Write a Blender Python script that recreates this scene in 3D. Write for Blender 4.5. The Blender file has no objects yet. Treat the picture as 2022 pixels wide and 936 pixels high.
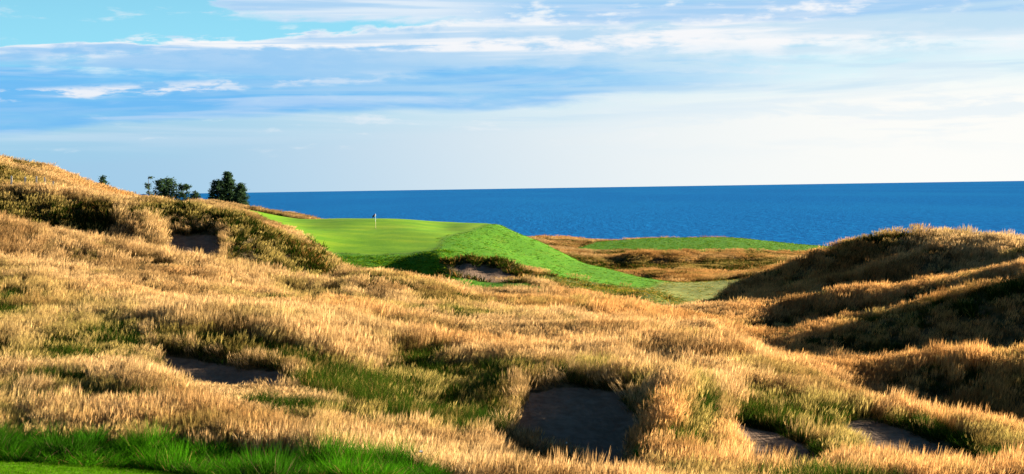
import bpy, math, random
import numpy as np
from mathutils import Matrix, Vector

# ------------------------------------------------------------------ camera, sky, sun, exposure
rng = np.random.default_rng(11)
random.seed(11)
scene = bpy.context.scene
COL = scene.collection
F = 2778.0                     # focal length in photograph pixels (2022 wide)
CX, CY = 1011.0, 468.0
EYE = 60.0                     # eye height above the lake
PITCH, ROLL = 0.0359, 0.0151
cr, sr, cp, sp = math.cos(ROLL), math.sin(ROLL), math.cos(PITCH), math.sin(PITCH)
R0, U0, FW = np.array([1., 0, 0]), np.array([0, sp, cp]), np.array([0, cp, -sp])
RV, UV = R0 * cr - U0 * sr, U0 * cr + R0 * sr

camd = bpy.data.cameras.new("camera")
cam = bpy.data.objects.new("camera", camd)
COL.objects.link(cam)
camd.sensor_fit = 'HORIZONTAL'
camd.sensor_width = 36.0
camd.lens = 36.0 * F / 2022.0
camd.clip_start, camd.clip_end = 0.5, 120000.0
M = Matrix.Identity(4)
for i in range(3):
    M[i][0], M[i][1], M[i][2] = RV[i], UV[i], -FW[i]
M[2][3] = EYE
cam.matrix_world = M
scene.camera = cam

SUN_AZ, SUN_EL = math.radians(62), math.radians(11.5)     # clockwise from the view direction (+Y)
SUN_DIR = Vector((math.sin(SUN_AZ) * math.cos(SUN_EL), math.cos(SUN_AZ) * math.cos(SUN_EL), math.sin(SUN_EL)))
EXPOSURE = 2.8
SKY = 0.05
scene.view_settings.view_transform = 'Standard'
scene.view_settings.look = 'None'
scene.view_settings.gamma = 1.0
scene.view_settings.exposure = EXPOSURE
scene.view_settings.use_curve_mapping = False
scene.cycles.max_bounces = 6
scene.cycles.diffuse_bounces = 1
scene.cycles.transmission_bounces = 2
scene.cycles.transparent_max_bounces = 8
scene.cycles.use_denoising = True

sund = bpy.data.lights.new("sun", 'SUN')
sund.energy, sund.angle, sund.color = 5.0, math.radians(0.5), (1.0, 0.87, 0.68)
sun = bpy.data.objects.new("sun", sund)
COL.objects.link(sun)
sun.rotation_euler = SUN_DIR.to_track_quat('Z', 'Y').to_euler()
sun.location = (0, 0, 200)


class NT:
    """small helper for building node trees"""
    def __init__(self, tree):
        self.t = tree
        self.n, self.l = tree.nodes, tree.links

    def node(self, typ, **kw):
        nd = self.n.new(typ)
        for k, v in kw.items():
            setattr(nd, k, v)
        return nd

    def put(self, sock, v):
        if hasattr(v, 'links') or isinstance(v, bpy.types.NodeSocket):
            self.l.new(v, sock)
        elif isinstance(v, (tuple, list)) and len(v) == 3 and sock.type == 'RGBA':
            sock.default_value = (*v, 1)
        else:
            sock.default_value = v

    def m(self, op, a, b=None, c=None, clamp=False):
        nd = self.node('ShaderNodeMath', operation=op, use_clamp=clamp)
        for i, v in enumerate((a, b, c)):
            if v is not None:
                self.put(nd.inputs[i], v)
        return nd.outputs[0]

    def ss(self, x, lo, hi):          # smoothstep
        nd = self.node('ShaderNodeMapRange', interpolation_type='SMOOTHSTEP')
        self.put(nd.inputs[0], x)
        nd.inputs[1].default_value, nd.inputs[2].default_value = lo, hi
        return nd.outputs[0]

    def lin(self, x, lo, hi, a=0.0, b=1.0):
        nd = self.node('ShaderNodeMapRange')
        self.put(nd.inputs[0], x)
        for i, v in enumerate((lo, hi, a, b)):
            nd.inputs[i + 1].default_value = v
        return nd.outputs[0]

    def mix(self, f, a, b, blend='MIX'):
        nd = self.node('ShaderNodeMix', data_type='RGBA', blend_type=blend)
        self.put(nd.inputs[0], f)
        self.put(nd.inputs[6], a)
        self.put(nd.inputs[7], b)
        return nd.outputs[2]

    def vec(self, x, y, z):
        nd = self.node('ShaderNodeCombineXYZ')
        for i, v in enumerate((x, y, z)):
            self.put(nd.inputs[i], v)
        return nd.outputs[0]

    def noise(self, v, scale=1.0, detail=4.0, rough=0.5, dist=0.0):
        nd = self.node('ShaderNodeTexNoise')
        if v is not None:
            self.put(nd.inputs['Vector'], v)
        nd.inputs['Scale'].default_value = scale
        nd.inputs['Detail'].default_value = detail
        nd.inputs['Roughness'].default_value = rough
        nd.inputs['Distortion'].default_value = dist
        return nd.outputs['Fac']

    def mapping(self, v, scale=(1, 1, 1), loc=(0, 0, 0)):
        nd = self.node('ShaderNodeMapping')
        self.put(nd.inputs[0], v)
        nd.inputs['Location'].default_value = loc
        nd.inputs['Scale'].default_value = scale
        return nd.outputs[0]


def build_world():
    w = bpy.data.worlds.new("World")
    scene.world = w
    w.use_nodes = True
    t = NT(w.node_tree)
    w.node_tree.nodes.clear()
    out = t.node('ShaderNodeOutputWorld')
    bg = t.node('ShaderNodeBackground')
    t.l.new(bg.outputs[0], out.inputs[0])
    bg.inputs[1].default_value = SKY
    sky = t.node('ShaderNodeTexSky', sky_type='NISHITA')
    sky.sun_disc = False
    sky.sun_elevation, sky.sun_rotation = SUN_EL, SUN_AZ
    sky.altitude, sky.air_density, sky.dust_density, sky.ozone_density = 50, 1.0, 0.4, 3.0
    K = 1.0 / (SKY * 2 ** EXPOSURE)

    def c(r, g, b):
        return (r * K, g * K, b * K)
    tc = t.node('ShaderNodeTexCoord')
    sep = t.node('ShaderNodeSeparateXYZ')
    t.l.new(tc.outputs['Generated'], sep.inputs[0])
    x, y, z = sep.outputs
    u = t.m('ARCTAN2', x, y)                     # azimuth, 0 straight ahead, + to the right
    v = z                                        # ~ elevation in radians near the horizon
    # warped coordinates for soft wind-drawn streaks
    base = t.vec(t.m('MULTIPLY', u, 5.0), t.m('MULTIPLY', v, 34.0), 0.0)
    n_big = t.noise(base, 0.9, 3, 0.5)
    n_det = t.noise(t.vec(t.m('MULTIPLY', u, 9.0), t.m('MULTIPLY', v, 70.0), 3.1), 1.0, 9, 0.63, 0.5)
    n_fine = t.noise(t.vec(t.m('MULTIPLY', u, 26.0), t.m('MULTIPLY', v, 120.0), 7.7), 1.0, 8, 0.62, 0.2)
    wob = t.m('ADD', t.m('MULTIPLY', t.m('SUBTRACT', n_big, 0.5), 0.035), t.m('MULTIPLY', t.m('SUBTRACT', n_det, 0.5), 0.016))
    # cloud layers sit a little higher to the right
    vl = t.m('SUBTRACT', v, t.m('MULTIPLY', u, 0.055))
    vw = t.m('ADD', vl, wob)
    # sunward brightening
    dot = t.node('ShaderNodeVectorMath', operation='DOT_PRODUCT')
    t.l.new(tc.outputs['Generated'], dot.inputs[0])
    dot.inputs[1].default_value = SUN_DIR
    sunw = t.ss(dot.outputs['Value'], 0.16, 0.72)
    # clear air: the Nishita sky with its blue pushed as a polarising filter does
    clear = t.mix(1.0, sky.outputs[0], (0.28, 0.46, 0.54), 'MULTIPLY')
    clear = t.mix(t.m('MULTIPLY', t.ss(v, 0.24, 0.07), 0.85), clear, c(0.33, 0.80, 1.0))
    # haze veil from the horizon up
    veil_c = t.mix(sunw, c(0.36, 0.60, 0.81), c(1.0, 0.99, 0.95))
    veil_f = t.m('MULTIPLY', t.ss(vw, 0.115, 0.03), 0.98)
    col = t.mix(veil_f, clear, veil_c)
    # streaky thin cloud inside the veil
    st = t.ss(n_fine, 0.56, 0.72)
    st = t.m('MULTIPLY', st, t.m('MULTIPLY', t.ss(v, 0.014, 0.04), 0.40))
    st = t.m('MULTIPLY', st, t.ss(v, 0.3, 0.1))
    col = t.mix(st, col, c(0.92, 0.93, 0.95))
    # blue shaded bank low in the layer, fading out to the right
    nb = t.m('ADD', t.m('MULTIPLY', n_det, 0.7), t.m('MULTIPLY', n_fine, 0.3))
    bank = t.m('MULTIPLY', t.ss(vw, 0.054, 0.062), t.ss(vw, 0.112, 0.100))
    bank = t.m('MULTIPLY', bank, t.ss(u, 0.24, 0.03))
    bank = t.m('MULTIPLY', bank, t.lin(nb, 0.42, 0.62, 1.0, 0.62))
    col = t.mix(t.m('MULTIPLY', bank, 0.92), col, c(0.15, 0.49, 0.91))
    # grey-blue patches to the right
    pr = t.m('MULTIPLY', t.ss(vw, 0.062, 0.080), t.ss(vw, 0.108, 0.098))
    pr = t.m('MULTIPLY', pr, t.m('MULTIPLY', t.ss(u, 0.02, 0.12), t.ss(u, 0.62, 0.2)))
    pr = t.m('MULTIPLY', pr, t.ss(nb, 0.56, 0.44))
    col = t.mix(t.m('MULTIPLY', pr, 0.85), col, c(0.50, 0.75, 0.90))
    # broken white streak under the bank
    stv = t.m('ADD', vl, t.m('MULTIPLY', t.m('SUBTRACT', n_fine, 0.5), 0.010))
    stw = t.m('MULTIPLY', t.ss(stv, 0.079, 0.0835), t.ss(stv, 0.0905, 0.0865))
    stw = t.m('MULTIPLY', stw, t.m('MULTIPLY', t.ss(u, -0.04, -0.12), t.ss(n_fine, 0.44, 0.58)))
    col = t.mix(t.m('MULTIPLY', stw, 0.85), col, c(0.95, 0.94, 0.96))
    # sheet of cloud with a lit top edge
    puff = t.noise(t.vec(t.m('MULTIPLY', u, 34.0), t.m('MULTIPLY', v, 80.0), 1.7), 1.0, 6, 0.55, 0.1)
    edge = t.m('ADD', vl, t.m('ADD', t.m('MULTIPLY', t.m('SUBTRACT', n_det, 0.5), 0.026), t.m('MULTIPLY', t.m('SUBTRACT', puff, 0.5), 0.014)))
    low = t.m('ADD', edge, t.m('MULTIPLY', u, 0.047))
    sheet = t.m('MULTIPLY', t.ss(edge, 0.1195, 0.1165), t.ss(low, 0.080, 0.100))
    lit = t.ss(t.m('ADD', t.m('MULTIPLY', nb, 0.7), t.m('MULTIPLY', puff, 0.3)), 0.42, 0.53)
    rim = t.m('MULTIPLY', t.ss(edge, 0.102, 0.114), t.ss(puff, 0.36, 0.54))
    lit = t.m('MAXIMUM', lit, rim)
    sheet_c = t.mix(lit, t.mix(sunw, c(0.30, 0.58, 0.90), c(0.55, 0.76, 0.91)), c(0.97, 0.96, 0.97))
    col = t.mix(t.m('MULTIPLY', sheet, 0.94), col, sheet_c)
    # higher sheet, lavender grey underneath, only right of the clear gap; carries on overhead as broken cloud
    edge2 = t.m('ADD', t.m('ADD', v, t.m('MULTIPLY', u, 0.02)), t.m('ADD', t.m('MULTIPLY', t.m('SUBTRACT', n_det, 0.5), 0.020), t.m('MULTIPLY', t.m('SUBTRACT', puff, 0.5), 0.010)))
    up = t.m('MULTIPLY', t.ss(edge2, 0.1125, 0.1185), t.ss(v, 0.34, 0.15))
    up = t.m('MULTIPLY', up, t.ss(t.m('ADD', u, t.m('MULTIPLY', t.m('SUBTRACT', n_fine, 0.5), 0.16)), -0.205, -0.17))
    lit2 = t.ss(t.m('ADD', t.m('MULTIPLY', nb, 0.6), t.m('MULTIPLY', puff, 0.4)), 0.50, 0.60)
    lit2 = t.m('MAXIMUM', lit2, t.m('MULTIPLY', t.ss(u, 0.03, -0.06), 0.75))
    up_c = t.mix(lit2, c(0.36, 0.62, 0.91), c(0.90, 0.93, 0.97))
    col = t.mix(t.m('MULTIPLY', up, 0.92), col, up_c)
    # soft grey-blue and white banding through the whole layer
    n_soft = t.noise(t.vec(t.m('MULTIPLY', u, 3.2), t.m('MULTIPLY', v, 62.0), 11.3), 1.0, 5, 0.55, 0.6)
    zone = t.m('MULTIPLY', t.ss(vl, 0.035, 0.062), t.ss(v, 0.20, 0.13))
    zone = t.m('MULTIPLY', zone, t.m('MAXIMUM', t.ss(edge, 0.119, 0.115), up))
    col = t.mix(t.m('MULTIPLY', t.m('MULTIPLY', zone, t.ss(n_soft, 0.54, 0.38)), 0.85), col, t.mix(sunw, c(0.28, 0.57, 0.90), c(0.56, 0.76, 0.91)))
    col = t.mix(t.m('MULTIPLY', t.m('MULTIPLY', zone, t.ss(n_soft, 0.55, 0.68)), 0.30), col, c(0.90, 0.91, 0.96))
    # faint broken texture in the bright part
    tx = t.m('MULTIPLY', t.ss(n_det, 0.54, 0.40), t.m('MULTIPLY', t.ss(v, 0.01, 0.05), t.m('MULTIPLY', t.ss(v, 0.11, 0.07), t.ss(u, -0.05, 0.15))))
    col = t.mix(t.m('MULTIPLY', tx, 0.55), col, c(0.74, 0.86, 0.94))
    # small puffs
    t.put(bg.inputs[0], col)


build_world()

# ------------------------------------------------------------------ helpers


def tag(o, label=None, cat=None, group=None, kind=None):
    if label:
        o["label"] = label
    if cat:
        o["category"] = cat
    if group:
        o["group"] = group
    if kind:
        o["kind"] = kind
    return o


def mesh_obj(name, verts, faces, mats=(), parent=None, smooth=False, link=True, fmat=None):
    me = bpy.data.meshes.new(name)
    me.from_pydata([tuple(p) for p in verts] if not isinstance(verts, np.ndarray) else verts.tolist(), [],
                   faces if not isinstance(faces, np.ndarray) else faces.tolist())
    for m_ in (mats if isinstance(mats, (list, tuple)) else [mats]):
        me.materials.append(m_)
    if fmat is not None:
        me.polygons.foreach_set('material_index', fmat)
    if smooth:
        me.polygons.foreach_set('use_smooth', [True] * len(me.polygons))
    o = bpy.data.objects.new(name, me)
    if link:
        COL.objects.link(o)
    if parent:
        o.parent = parent
    return o


def empty(name, loc):
    o = bpy.data.objects.new(name, None)
    o.empty_display_size = 0.3
    o.location = loc
    COL.objects.link(o)
    return o


def new_mat(name):
    m_ = bpy.data.materials.new(name)
    m_.use_nodes = True
    m_.node_tree.nodes.clear()
    t = NT(m_.node_tree)
    out = t.node('ShaderNodeOutputMaterial')
    return m_, t, out


def plain_mat(name, color, rough=0.7, var=0.15, scale=6.0, spec=0.3):
    m_, t, out = new_mat(name)
    b = t.node('ShaderNodeBsdfPrincipled')
    tc = t.node('ShaderNodeTexCoord')
    n = t.noise(tc.outputs['Object'], scale, 5, 0.6)
    lo = tuple(c * (1 - var) for c in color)
    hi = tuple(min(1, c * (1 + var)) for c in color)
    t.put(b.inputs['Base Color'], t.mix(n, lo, hi))
    b.inputs['Roughness'].default_value = rough
    b.inputs['Specular IOR Level'].default_value = spec
    t.l.new(b.outputs[0], out.inputs[0])
    return m_


def vnoise(x, y, seed):
    """smooth value noise, vectorised"""
    tab = np.random.default_rng(seed).random((256, 256))
    xi, yi = np.floor(x).astype(int), np.floor(y).astype(int)
    fx, fy = x - xi, y - yi
    fx, fy = fx * fx * fx * (fx * (fx * 6 - 15) + 10), fy * fy * fy * (fy * (fy * 6 - 15) + 10)
    a, b = tab[xi % 256, yi % 256], tab[(xi + 1) % 256, yi % 256]
    c, d = tab[xi % 256, (yi + 1) % 256], tab[(xi + 1) % 256, (yi + 1) % 256]
    return (a * (1 - fx) + b * fx) * (1 - fy) + (c * (1 - fx) + d * fx) * fy - 0.5


def fbm(x, y, seed, octv=4, gain=0.5):
    s, a, k = 0, 1.0, 1.0
    for i in range(octv):
        s = s + a * vnoise(x * k + 17.3 * i, y * k + 5.1 * i, seed + i)
        a *= gain
        k *= 2.03
    return s


def sstep(x, a, b):
    t = np.clip((x - a) / (b - a), 0, 1)
    return t * t * (3 - 2 * t)

# ------------------------------------------------------------------ the lie of the land
# Every spot height is surveyed as (bearing in photograph pixels, height seen at, metres away) and turned into a
# world bearing / distance / height; a thin plate through all of them is the terrain.


CTRL = []      # (a, lnY, e)


def pt(px, py, Y):
    d = FW + RV * ((px - CX) / F) + UV * ((CY - py) / F)
    d = d / d[1]
    return d[0], math.log(Y), d[2]


def line(pts, g=0.0, step=45.0, back=None):
    """spot heights along a line; g = height of the grass standing on it; back = (extra metres, drop) for a crest"""
    for i in range(len(pts) - 1):
        (x0, y0, d0), (x1, y1, d1) = pts[i], pts[i + 1]
        n = max(1, int(round(abs(x1 - x0) / step)))
        for k in range(n + (1 if i == len(pts) - 2 else 0)):
            f = k / n
            px, py, Y = x0 + (x1 - x0) * f, y0 + (y1 - y0) * f, d0 + (d1 - d0) * f
            py += g * F / Y
            CTRL.append(pt(px, py, Y))
            if back:
                a, l, e = pt(px, py, Y)
                Y2 = Y + back[0]
                CTRL.append((a, math.log(Y2), (e * Y - back[1]) / Y2))


def spots(*pts):
    for p in pts:
        CTRL.append(pt(*p))


def flat(Y, z, xs):
    for px in xs:
        CTRL.append(((px - CX) / F, math.log(Y), z / Y))


XS = list(range(-900, 3001, 300))
flat(3.0, -1.9, XS); flat(8, -2.9, XS); flat(22, -5.5, XS)
# foreground
line([(-600, 915, 37), (-300, 920, 37), (0, 925, 37.5), (200, 940, 37), (400, 948, 37), (700, 944, 37), (900, 950, 37), (1000, 960, 37.5), (1300, 975, 38), (1600, 965, 39), (1900, 965, 40), (2500, 965, 40)], step=90)
line([(-300, 895, 40), (0, 905, 40), (180, 915, 39.8), (330, 928, 39.5), (500, 930, 39.5), (850, 936, 39.5)], step=80)
line([(-600, 700, 56), (-300, 720, 54), (0, 735, 52), (250, 744, 50), (400, 770, 48.5), (560, 812, 47), (740, 852, 45.5), (900, 890, 44), (1050, 915, 43), (1180, 935, 42)], g=0.6, step=60)
# left scrape
line([(300, 748, 56), (400, 766, 55.5), (500, 776, 55), (560, 776, 55)])
line([(305, 703, 60), (400, 715, 60), (480, 729, 59.3), (560, 736, 58.3)])
line([(300, 688, 61.3), (400, 682, 61.6), (500, 690, 61.2), (560, 704, 60.6), (620, 724, 60), (690, 738, 60)])
spots((0, 700, 57), (150, 700, 57.5), (0, 640, 65), (150, 640, 66), (0, 565, 79), (150, 575, 79), (-300, 640, 60), (-300, 520, 80))
# green hollow
spots((640, 800, 54), (720, 795, 55), (850, 838, 51), (800, 745, 61), (950, 795, 56), (940, 860, 49), (650, 748, 59), (730, 740, 62), (900, 745, 61))
line([(300, 600, 72), (600, 640, 72), (800, 678, 70), (1000, 692, 68.5), (1200, 698, 68), (1400, 695, 67.5)], step=60, back=(3.5, 0.45))
line([(0, 520, 87), (300, 560, 86), (600, 600, 85), (800, 622, 83), (1000, 637, 82), (1200, 652, 80), (1400, 662, 78)], step=60, back=(5, 0.8))
spots((500, 575, 97), (590, 594, 98), (660, 592, 98), (880, 610, 97), (950, 615, 97))
# first cross ridge
line([(-600, 345, 98), (-300, 392, 100), (0, 432, 101), (150, 464, 102), (300, 494, 103.5), (420, 517, 105), (540, 538, 107), (650, 558, 110), (690, 545, 113), (720, 538, 114), (780, 542, 114), (850, 562, 113), (900, 579, 112),
      (960, 591, 110), (1070, 590, 112), (1200, 596, 112), (1330, 608, 108)], g=0.62, back=(6, 0.9))
# left dune with two blow-outs
line([(-300, 425, 112), (0, 444, 114.8), (100, 457, 115.2), (200, 469, 115.6)])
line([(-300, 378, 117), (0, 394, 118.4), (100, 395, 119), (205, 407, 119.6)])
spots((235, 482, 112.5), (250, 430, 116.5), (262, 411, 121), (300, 480, 112.5), (300, 440, 116.5))
line([(332, 494, 112.5), (375, 497, 112.5), (430, 499, 112.5)])
line([(335, 470, 117.6), (380, 471, 118.2), (430, 473, 118)])
line([(300, 412, 121.3), (380, 419, 121.8), (440, 431, 121.3), (468, 453, 119.5)])
line([(340, 406, 127), (430, 422, 128), (480, 436, 129), (560, 461, 131), (600, 476, 133), (650, 501, 136), (672, 525, 138)], g=0.6, back=(12, 1.6))
line([(460, 520, 113), (550, 536, 116), (640, 545, 122)])
# bench with the fence, hill above
line([(-300, 362, 124), (0, 383, 124.5), (100, 388, 126), (200, 400, 128), (320, 411, 131)])
line([(-300, 300, 134), (0, 349, 137), (100, 367, 142), (200, 389, 150)], step=60)
line([(-600, 150, 132), (-300, 228, 139), (-100, 281, 146), (0, 309, 150), (80, 323, 156), (150, 350, 165), (240, 382, 182), (300, 401, 200), (360, 405, 218)], g=0.65, back=(18, 2.0))
line([(395, 399, 252), (440, 403, 258), (500, 407, 262), (560, 417, 265), (620, 431, 266), (660, 437, 266)], g=0.55, back=(18, 2.2))
spots((375, 400, 225), (410, 408, 228), (440, 412, 228), (480, 414, 245), (480, 421, 222), (560, 430, 245))
# the green and its shoulders
line([(650, 498, 172), (740, 503, 170), (860, 494, 172)])
spots((490, 427, 207), (560, 453, 191), (612, 477, 180), (600, 449, 206), (680, 452, 203), (741, 453, 204), (830, 455, 202), (700, 478, 184), (800, 476, 185), (880, 452, 212))
line([(660, 438, 247), (760, 438, 243), (900, 441.5, 237), (985, 444, 229)], back=(14, 2.2))
line([(675, 527, 160), (780, 537, 158), (868, 546, 155)])
line([(985, 444, 229), (1030, 464, 223), (1070, 480, 218), (1150, 519, 209), (1250, 545, 200), (1300, 553, 196)], back=(14, 2.0))
spots((872, 469, 190), (925, 455, 206), (1000, 480, 200), (1060, 506, 192), (1130, 535, 185), (930, 478, 188), (1000, 500, 182))
line([(872, 491, 172), (940, 503, 170), (1000, 518, 168), (1100, 543, 168), (1200, 560, 172), (1290, 568, 178)])
line([(868, 505, 161), (920, 508, 161), (980, 517, 161), (1040, 541, 158.5)])
line([(905, 528, 158.8), (960, 534, 158.8), (1015, 545, 157)])
line([(895, 543, 151), (950, 553, 149.5), (1035, 555, 149.5)])
spots((895, 557, 145), (1000, 569, 138), (1070, 574, 132))
spots((1100, 560, 150), (1200, 575, 145), (1300, 583, 140), (1380, 592, 132), (1300, 569, 176), (1400, 566, 182), (1480, 557, 188), (1560, 540, 200))
# far rough, far fairway, coast
line([(1190, 541, 226), (1300, 549, 216), (1420, 553, 212)], step=60)
line([(1240, 529, 240), (1400, 521, 243), (1500, 515, 245), (1570, 517, 240)], g=0.3, step=60, back=(5, 0.9))
line([(1100, 499, 262), (1170, 502, 263), (1250, 500, 265), (1350, 501, 266), (1450, 500, 268), (1560, 506, 262)], g=0.4, step=60, back=(6, 0.5))
line([(1180, 522, 259), (1300, 522, 262), (1450, 517, 264), (1540, 516, 259)], step=60)
line([(1250, 542, 237), (1400, 537, 240), (1500, 530, 242)], step=60)
line([(1150, 498, 281), (1300, 497, 281), (1450, 497, 283), (1620, 497, 286)], step=80)
line([(1040, 476, 326), (1075, 479, 330), (1120, 481, 335), (1150, 487, 330), (1200, 480, 322), (1300, 474.5, 327), (1450, 473.5, 330), (1490, 479, 330), (1620, 492, 324), (1800, 505, 320), (2200, 520, 318)], step=55, back=(14, 3.0))
# right dunes: each ridge runs across the view and climbs to the right
line([(1365, 598, 134), (1450, 567, 134), (1500, 542, 134), (1560, 526, 133), (1640, 497, 132), (1720, 471, 130), (1800, 459, 128), (1900, 463, 124), (2022, 473, 119), (2250, 492, 114), (2700, 510, 110)], g=0.5, back=(9, 1.6))
line([(1365, 624, 131.6), (1500, 590, 131.4), (1640, 557, 128.3), (1740, 532, 126.3), (1830, 509, 124)])
line([(1420, 606, 124), (1480, 588, 123), (1560, 570, 122), (1675, 545, 120), (1760, 516, 119), (1840, 492, 119)], g=0.4)
line([(1450, 622, 119.5), (1560, 604, 118.4), (1700, 587, 116.5), (1850, 564, 113.5), (2022, 547, 110.5)], step=60)
line([(1340, 613, 112), (1500, 603, 110), (1640, 587, 108), (1760, 567, 106), (1850, 552, 104), (2022, 529, 101), (2250, 500, 98), (2700, 500, 95)], g=0.5)
line([(1560, 652, 104.5), (1700, 636, 102.5), (1850, 616, 99.5), (2022, 604, 96.5)], step=60)
line([(1500, 690, 90), (1600, 657, 91), (1700, 637, 91), (1800, 612, 90), (1880, 588, 89), (1960, 572, 87.5), (2100, 555, 86), (2500, 540, 84)], g=0.45)
line([(1530, 714, 86.5), (1640, 724, 86), (1760, 731, 85), (1900, 732, 83.5), (2022, 732, 82), (2300, 732, 79)], step=60)
line([(1400, 690, 76), (1500, 704, 76), (1640, 717, 75), (1800, 718, 74), (2022, 711, 72), (2300, 704, 70), (2700, 700, 68)], g=0.5)
line([(1700, 792, 70.5), (1760, 808, 70), (1850, 824, 69.4), (2022, 840, 68), (2300, 852, 66)], step=60)
line([(1290, 744, 62), (1400, 738, 62), (1500, 740, 61), (1650, 774, 59.5), (1740, 804, 58), (1850, 833, 56.5), (2022, 862, 55), (2300, 890, 53.5), (2700, 900, 52)], g=0.5)
spots((1500, 822, 55), (1600, 850, 53), (1700, 846, 55), (1480, 877, 50), (1560, 926, 46), (1720, 872, 53), (1850, 928, 48.5), (1640, 905, 48), (1720, 932, 46.5), (2000, 905, 51), (1950, 890, 53))
# big pot bunker
line([(1000, 862, 50.3), (1100, 897, 48.3), (1200, 922, 46.8), (1240, 917, 47.2)])
line([(1030, 772, 56), (1100, 763, 56.5), (1230, 763, 56.5)])
spots((988, 836, 52.5), (1257, 850, 50.5), (1262, 800, 54))
line([(1020, 762, 57.4), (1100, 750, 57.9), (1230, 748, 58.2), (1285, 757, 57.4)])
spots((1316, 757, 52.5), (1330, 754, 54.5), (1322, 792, 48.8), (1314, 842, 46), (1375, 762, 54), (1375, 806, 50), (1420, 850, 50), (1420, 800, 54.5), (1380, 900, 46), (970, 850, 50.5), (975, 800, 54.5))
# bluff down to the lake, all along
for px, Y0, z0 in [(-900, 200, 0), (-600, 210, 0), (-300, 240, -1), (0, 280, -5), (200, 310, -9), (400, 322, -11), (600, 322, -12), (760, 318, -13), (900, 320, -14)]:
    CTRL.append(((px - CX) / F, math.log(Y0), z0 / Y0))
for px in range(-900, 3001, 150):
    CTRL.append(((px - CX) / F, math.log(372), -30 / 372))
    CTRL.append(((px - CX) / F, math.log(430), -66 / 430))
    CTRL.append(((px - CX) / F, math.log(470), -70 / 470))
for px in (1750, 2000, 2300, 2700, 3000):
    CTRL.append(((px - CX) / F, math.log(200), -13 / 200))
    CTRL.append(((px - CX) / F, math.log(260), -15 / 260))

C = np.array(CTRL)
SL = 900.0 / F                                   # one unit of ln(distance) counts as 900 px
P = np.stack([C[:, 0], C[:, 1] * SL], 1)
_, keep = np.unique(np.round(P * F / 4), axis=0, return_index=True)
P, E = P[keep], C[keep, 2]
# slight smoothing; heights, not angles, are what should be even
N = len(P)


def kern(d2):
    return np.where(d2 > 0, 0.5 * d2 * np.log(np.maximum(d2, 1e-14)), 0)


D2 = ((P[:, None] - P[None]) ** 2).sum(2)
A = np.zeros((N + 3, N + 3))
A[:N, :N] = kern(D2) + np.eye(N) * 2e-5
A[:N, N] = A[N, :N] = 1
A[:N, N + 1:] = P
A[N + 1:, :N] = P.T
W = np.linalg.solve(A, np.concatenate([E, np.zeros(3)]))

gpx = np.concatenate([np.arange(-900, -150, 30.0), np.arange(-150, 2180, 5.0), np.arange(2180, 3001, 30.0)])
glY = np.concatenate([np.linspace(math.log(3.0), math.log(33), 50)[:-1], np.linspace(math.log(33), math.log(345), 560)[:-1],
                      np.linspace(math.log(345), math.log(470), 40)])
NU, NV = len(gpx), len(glY)
ga = (gpx - CX) / F
GE = np.zeros((NV, NU))
for r0 in range(0, NV, 12):
    ll = glY[r0:r0 + 12]
    Q = np.stack([np.tile(ga, len(ll)), np.repeat(ll * SL, NU)], 1)
    d2 = (Q ** 2).sum(1)[:, None] + (P ** 2).sum(1)[None] - 2 * Q @ P.T
    np.maximum(d2, 0, out=d2)
    GE[r0:r0 + 12] = (kern(d2) @ W[:N] + W[N] + Q @ W[N + 1:]).reshape(len(ll), NU)
GY = np.exp(glY)[:, None] * np.ones(NU)[None]
GX = ga[None] * GY
GZ = EYE + GE * GY
PX2 = np.ones(NV)[:, None] * gpx[None]
LY2 = glY[:, None] * np.ones(NU)[None]


def inpoly(px, ly, poly):
    ins = np.zeros(px.shape, bool)
    n = len(poly)
    for i in range(n):
        x0, y0 = poly[i]
        x1, y1 = poly[(i + 1) % n]
        if y0 == y1:
            continue
        cnd = ((y0 > ly) != (y1 > ly)) & (px < (x1 - x0) * (ly - y0) / (y1 - y0) + x0)
        ins ^= cnd
    return ins


def blur(a, n):
    for _ in range(n):
        b = a.copy()
        b[1:-1] = (a[:-2] + 2 * a[1:-1] + a[2:]) / 4
        a = b.copy()
        a[:, 1:-1] = (b[:, :-2] + 2 * b[:, 1:-1] + b[:, 2:]) / 4
    return a


WX = fbm(PX2 / 60, LY2 * 14, 40, 4) * 1.0
WY = fbm(PX2 / 60, LY2 * 14, 60, 4) * 1.0


def area(poly, soft=2, ragged=1.0):
    """mask of a plan polygon given as (bearing px, metres)"""
    pl = [(x, math.log(Y)) for x, Y in poly]
    m_ = inpoly(PX2 + WX * 26 * ragged, LY2 + WY * 0.014 * ragged, pl).astype(float)
    return blur(m_, soft) if soft else m_


SAND = {
    'main': area([(970, 51.4), (1000, 53.6), (1042, 55.8), (1085, 56.4), (1130, 57.0), (1190, 56.8), (1232, 56.0), (1246, 54.4), (1262, 52.6), (1258, 50.6), (1266, 48.8), (1240, 46.8), (1205, 46.0), (1160, 46.8), (1100, 48.2), (1035, 49.6)], 1, 1.5),
    'scrape': area([(300, 60.3), (400, 60.1), (480, 59.3), (550, 58.3), (566, 55.5), (500, 54.4), (400, 54.8), (330, 56.3)], 1, 0.8),
    'dune': area([(322, 117), (338, 118.2), (380, 118.8), (438, 118.4), (432, 112.5), (380, 110.5), (332, 112)], 1, 0.5),
    'front': area([(888, 152), (903, 159.2), (960, 159.4), (1015, 157.8), (1050, 153), (1040, 148.8), (950, 148.6), (905, 150)], 1, 0.4),
    'path1': area([(1440, 53), (1525, 53), (1610, 49), (1650, 42.5), (1500, 40), (1462, 47)], 1, 0.6),
    'path2': area([(1652, 55.8), (1740, 57.2), (1830, 54), (1915, 51.6), (2000, 44.5), (1780, 42.5), (1712, 49.6)], 1, 0.6),
}
sand = np.maximum.reduce(list(SAND.values()))
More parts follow.
